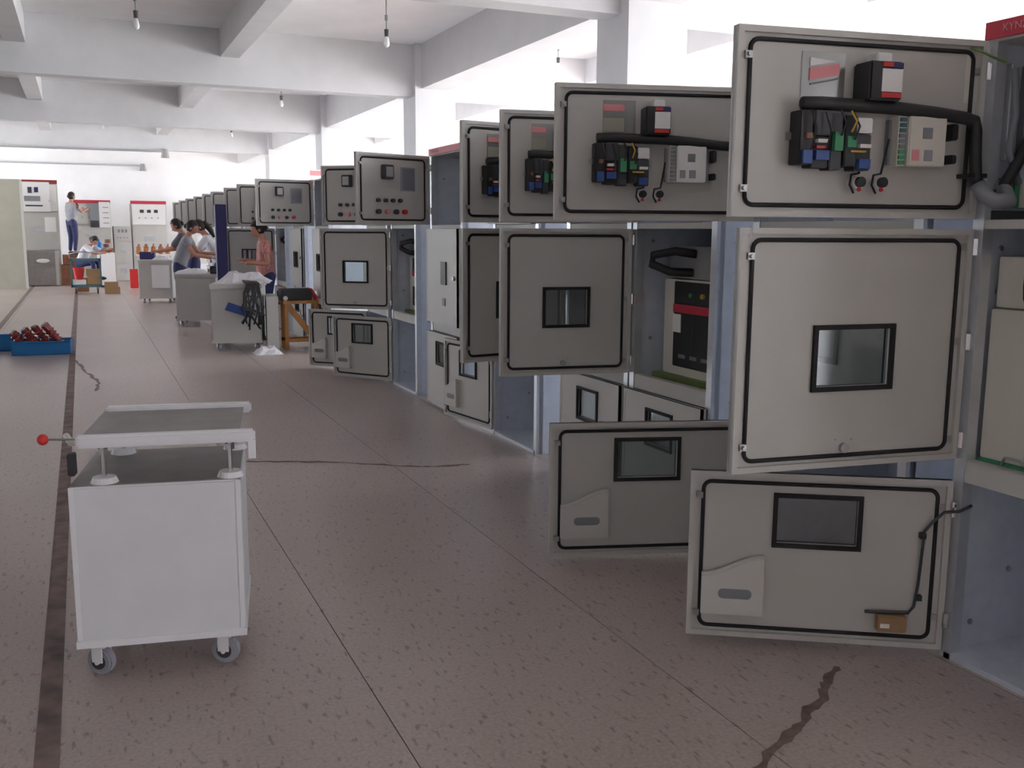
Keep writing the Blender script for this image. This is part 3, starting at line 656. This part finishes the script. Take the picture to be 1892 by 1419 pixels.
# wooden trestle with a breaker pole on it
ts = thing('wooden_trestle', 'orange varnished wooden trestle beside the nearest loaded cart', 'trestle', (2.34, 12.70, 0))
M().box(0, .48, 0, .34, .60, .64).build('top_board', 'wood', ts, .004)
for xx in (.02, .42):
    for yy in (.02, .28): M().box(xx, xx + .045, yy, yy + .045, 0, .60).build('leg', 'wood', ts, .004)
M().box(.02, .465, .03, .06, .10, .14).build('rail', 'wood', ts); M().box(.02, .465, .28, .31, .10, .14).build('rail', 'wood', ts)
M().add([(.03, .03, .56), (.10, .03, .60), (.42, .03, .17), (.36, .03, .13), (.03, .06, .56), (.10, .06, .60), (.42, .06, .17), (.36, .06, .13)], [(0, 1, 2, 3), (7, 6, 5, 4), (0, 4, 5, 1), (1, 5, 6, 2), (2, 6, 7, 3), (3, 7, 4, 0)]).build('brace', 'wood', ts)
bp = thing('breaker_mechanism', 'black breaker mechanism with red end on the wooden trestle', 'mechanism', (2.33, 12.76, .641))
M().box(0, .40, 0, .22, 0, .15).build('body', 'black', bp, .01); M().add([(.40, 0, .15), (.36, 0, .15), (.46, 0, 0), (.50, 0, 0), (.40, .22, .15), (.36, .22, .15), (.46, .22, 0), (.50, .22, 0)], [(0, 1, 2, 3), (7, 6, 5, 4), (0, 4, 5, 1), (1, 5, 6, 2), (2, 6, 7, 3), (3, 7, 4, 0)]).build('end_plate', 'redb', bp)
M().cyl((.05, -.01, .03), (.05, .0, .03), .03, 10).build('roller', 'white', bp)

# ------------------------------------------------------------------ far end
board = thing('partition_board', 'large olive grey board at the left edge of the picture', 'board', (-5.0, 28.3, 0))
M().box(0, 3.62, 0, .06, .0, 2.72).build('panel', 'olive', board); M().box(0, 3.64, -.01, .07, 2.72, 2.78).build('top_rail', 'olive', board); M().box(3.62, 3.68, -.01, .07, 0, 2.78).build('end_post', 'paint', board)
def wallcab(label, x, y, W, H, open_, head='red', extra=0, hh=.07):
    c = thing('end_wall_cabinet', label, 'cabinet', (x, y, 0), 0, 'switchgear cabinets along the far wall')
    M().box(0, W, .03, 1.0, 0, H).build('body', 'paint', c, .006)
    if head: M().box(-.01, W + .01, 0, .05, H - .02, H + hh).build('header_sign', head, c)
    k_ = H / 2.2
    for z0, z1, nm in ((.03, .67, 'lower_door'), (.755, 1.565, 'middle_door'), (1.6, 2.17, 'upper_door')):
        d_ = M().box(.02, W - .02, 0, .03, z0 * k_, z1 * k_).build(nm, 'white' if nm == 'upper_door' and open_ else 'paint', c, .004)
        zm = (z0 + z1) / 2 * k_
        if nm == 'upper_door':
            for i in range(3): M().box(W * (.25 + i * .2), W * (.36 + i * .2), -.01, 0, zm + .05, zm + .14).build('meter', 'dark' if open_ else 'hose', d_)
            for i in range(4): M().cyl((W * (.22 + i * .18), 0, zm - .1), (W * (.22 + i * .18), -.012, zm - .1), .02, 8).build('lamp', 'hose', d_)
        else: M().box(W * .35, W * .65, -.008, 0, zm - .02, zm + .13).build('window_pane', 'zinc2', d_)
    return c
cab1 = wallcab('tall cabinet with dark red header beside the olive board', -1.52, 30.2, .98, 2.78, True, 'maroon', hh=.08)
od = M().box(0, .74, -.03, 0, 0, .80).build('open_door', 'white', cab1, .004, loc=(.05, -.02, 2.0)); 
for a, b, c_, d_, mm in ((.2, .3, .5, .66, 'dark'), (.36, .46, .52, .66, 'navy'), (.1, .5, .28, .42, 'hose'), (.12, .55, .14, .18, 'dark')): M().box(a, b, -.045, -.03, c_, d_).build('instrument', mm, od)
M().cyl((.7, -.03, .30), (.85, -.05, .27), .03, 8).build('door_stay', 'cream', od)
M().box(.62, .9, -.01, .0, 1.45, 1.85).build('notice_sheet', 'paper', cab1)
cab2 = wallcab('far-wall cabinet with its upper door swung open behind the standing man', -.15, 31.4, .98, 2.30, False)
d2 = M().box(0, .30, 0, .03, 0, .74).build('open_door', 'white', cab2, .003, loc=(.67, -.05, 1.58)); M().box(-.26, 0, .0, .02, 0.0, .70).build('dark_bay', 'hose', d2); M().box(-.24, -.02, -.01, 0, .0, .2).build('fuse_row', 'dark', d2)
for i in range(4): M().box(.1, .26, -.006, 0, .12 + .15 * i, .14 + .15 * i).build('label', 'hose', d2)
wallcab('plain beige far-wall cabinet without header', .88, 31.4, .50, 1.62, False, None)
wallcab('white-topped far-wall cabinet under a red header right of the plain beige one', 1.40, 31.4, .98, 2.30, True)
wallcab('far-wall cabinet with red header hidden behind the row end', 2.9, 31.4, .98, 2.30, False)
gb = thing('grey_locker', 'dark grey low locker with white handle at the foot of the tall cabinet', 'locker', (-1.38, 29.3, 0))
M().box(0, .70, 0, .5, 0.02, .95).build('body', 'plate', gb, .006); M().ball((.40, -.01, .68), .17, .03, .06, 12, 8).build('handle_cup', 'white', gb, smooth=True); M().box(.70, .78, .0, .5, .02, .93).build('end_panel', 'paint', gb)
for x_, z_, W_, D_, H_, lab in ((-.56, 0, .52, .5, .56, 'brown wooden crate under the standing man'), (-.50, .561, .5, .46, .27, 'upper brown crate the man stands on')):
    c = thing('wooden_crate', lab, 'crate', (x_, 29.55, z_), 0, 'brown crates')
    for i in range(4): M().box(0, W_, -.0, .015, H_ * i / 4 + .005, H_ * (i + 1) / 4 - .005).build('slat', 'brown', c); M().box(0, W_, D_ - .015, D_, H_ * i / 4 + .005, H_ * (i + 1) / 4 - .005).build('slat', 'brown', c)
    M().box(0, .015, .015, D_ - .015, 0, H_).build('end_board', 'brown', c); M().box(W_ - .015, W_, .015, D_ - .015, 0, H_).build('end_board', 'brown', c); M().box(.0, W_, 0, D_, H_ - .012, H_).build('lid', 'brown', c)
hc_ = thing('hand_cart', 'teal two-tier hand cart with cartons at the far end of the aisle', 'cart', (-.28, 25.45, 0))
M().box(0, .68, 0, .45, .16, .22).build('lower_deck', 'teal', hc_, .006); M().box(0, .68, 0, .45, .78, .84).build('upper_deck', 'teal', hc_, .006)
for xx in (.0, .64):
    for yy in (0, .41): M().box(xx, xx + .04, yy, yy + .04, .16, .84).build('post', 'teal', hc_)
M().tube([(.0, .2, .84), (-.02, .2, .95), (.3, .2, 1.0), (.68, .2, .95), (.68, .2, .84)], .015, 8).build('handle', 'steel', hc_, smooth=True)
for xx in (.1, .58):
    for yy in (.06, .38): M().cyl((xx - .015, yy, .065), (xx + .015, yy, .065), .065, 14).build('wheel', 'dark', hc_); M().box(xx - .025, xx + .025, yy - .02, yy + .02, .1, .165).build('wheel_bracket', 'steel', hc_)
loose('bucket', M().lathe([(.09, 0), (.13, .27), (.135, .28), (.12, .28), (.085, .01)], n=16), 'redb', 'red bucket on the lower deck of the teal hand cart', 'bucket', (-.10, 25.6, .345), 0)
loose('white_tray', M().box(-.15, .15, -.15, .15, 0, .115), 'white', 'white tray under the red bucket on the teal hand cart', 'tray', (-.10, 25.62, .222), 0, .01)
for a, b, c_, wd, hh, lab in ((.08, 25.5, .222, .30, .20, 'lower cardboard carton on the teal hand cart'), (.06, 25.5, .424, .32, .16, 'upper cardboard carton on the teal hand cart'), (.45, 25.3, 0, .34, .16, 'bottom cardboard carton on the floor right of the teal hand cart'), (.45, 25.32, .161, .30, .12, 'top cardboard carton on the floor stack right of the teal hand cart')):
    c = thing('carton', lab, 'carton', (a, b, c_), 0, 'cardboard cartons'); M().box(0, wd, 0, .3, 0, hh).build('box', 'carton', c, .004); M().box(0, wd, .13, .17, hh, hh + .002).build('tape', 'cream', c)
wb = thing('white_cabinet', 'low bright white cabinet behind the teal hand cart', 'cabinet', (.36, 28.2, 0))
M().box(0, .44, 0, .5, .06, .92).build('body', 'white', wb, .01); M().box(.02, .42, -.012, 0, .1, .88).build('door', 'white', wb, .004); M().box(.05, .39, .05, .45, 0, .06).build('plinth', 'dark', wb)
for i in range(4):
    a = .44 + .1 * (i % 4); c = M()
    for k_ in range(3): c.tube([(.06 * math.cos(2 * PI * j / 14), .06 * math.sin(2 * PI * j / 14), .02 + k_ * .035) for j in range(14)], .018, 6, True)
    loose('wire_coil', c, 'coil', ('brown wire coil at the bottom left on the low white cabinet', 'brown wire coil at the bottom right on the low white cabinet', 'brown wire coil in the middle of the pile on the low white cabinet', 'topmost brown wire coil on the low white cabinet')[i], 'coil', ((.54, .70, .60, .64)[i], 28.45, (.921, .921, 1.04, 1.16)[i]), 0, 0, True, 'brown wire coils')
loose('blue_jug', M().lathe([(.06, 0), (.085, .02), (.085, .22), (.04, .29), (.03, .34), (.035, .35)], n=14), 'bin', 'blue jug standing beside the wire coils', 'jug', (.42, 28.32, .921), 0, 0, True)
tb = thing('work_table', 'pale table with orange insulators near the far wall', 'table', (1.33, 28.6, 0))
M().box(0, .95, 0, .5, .82, .86).build('top', 'cream', tb, .004)
for xx in (.02, .89):
    for yy in (.02, .44): M().box(xx, xx + .04, yy, yy + .04, 0, .82).build('leg', 'paint', tb)
M().box(.03, .92, .05, .45, .3, .33).build('shelf', 'cream', tb)
for i in range(10):
    u, v = i % 5, i // 5; ii = thing('contact_arm', 'orange ribbed insulator on the pale table, %s row, %s from the left' % (('front', 'back')[v], ('first', 'second', 'third', 'fourth', 'fifth')[u]), 'insulator', (1.42 + .19 * u, 28.68 + .2 * v, .945), 0, 'orange insulators on the pale table')
    ii.rotation_euler = (R(20 * (i % 3) - 20), R(8 * (i % 2)), 0); ii.location.z = .972
    M().lathe([(.03, -.1), (.06, -.09), (.045, -.06), (.06, -.03), (.045, 0), (.06, .03), (.045, .06), (.06, .09), (.03, .1)], n=12).build('ribbed_body', 'orange', ii); M().cyl((0, 0, .09), (0, 0, .17), .02, 8).build('stud', 'coil', ii)
ws = thing('exit_sign', 'small red and white notice on the third column', 'sign', (4.73, 20.72, 2.45))
M().box(-.30, .0, 0, .02, 0, .34).build('board', 'white', ws); M().box(-.28, -.02, -.004, 0, .22, .32).build('print', 'pink', ws); M().box(-.28, -.02, -.004, 0, .08, .14).build('print', 'pink', ws)

# ------------------------------------------------------------------ bare pendant bulbs
def pend(x, y, z, lab):
    b = thing('pendant_bulb', lab, 'lamp', (x, y, z), 0, 'bare pendant bulbs')
    M().cyl((0, 0, .16), (0, 0, 4.31 - z), .006, 6).build('cord', 'hose', b); M().cyl((0, 0, .09), (0, 0, .17), .022, 12, .026).build('socket', 'dark', b)
    M().cyl((0, 0, .27), (0, 0, .33), .018, 8).build('cord_grip', 'hose', b)
    M().lathe([(.006, -.03), (.028, -.015), (.036, .015), (.03, .05), (.02, .09)], n=14).build('bulb', 'bulb', b, smooth=True)
for a in ((.68, 11.8, 3.72, 'bare bulb hanging near the top left corner of the ceiling'), (3.38, 11.4, 3.68, 'bare bulb hanging in front of the nearest full column'), (6.83, 13.9, 4.0, 'bare bulb hanging behind the columns above the open doors'), (3.38, 17.95, 3.72, 'bare bulb hanging in the second ceiling bay'), (3.36, 24.1, 3.7, 'bare bulb hanging in the third ceiling bay, right'), (.57, 23.6, 3.7, 'bare bulb hanging at the left of the third ceiling bay')):
    pend(*a)
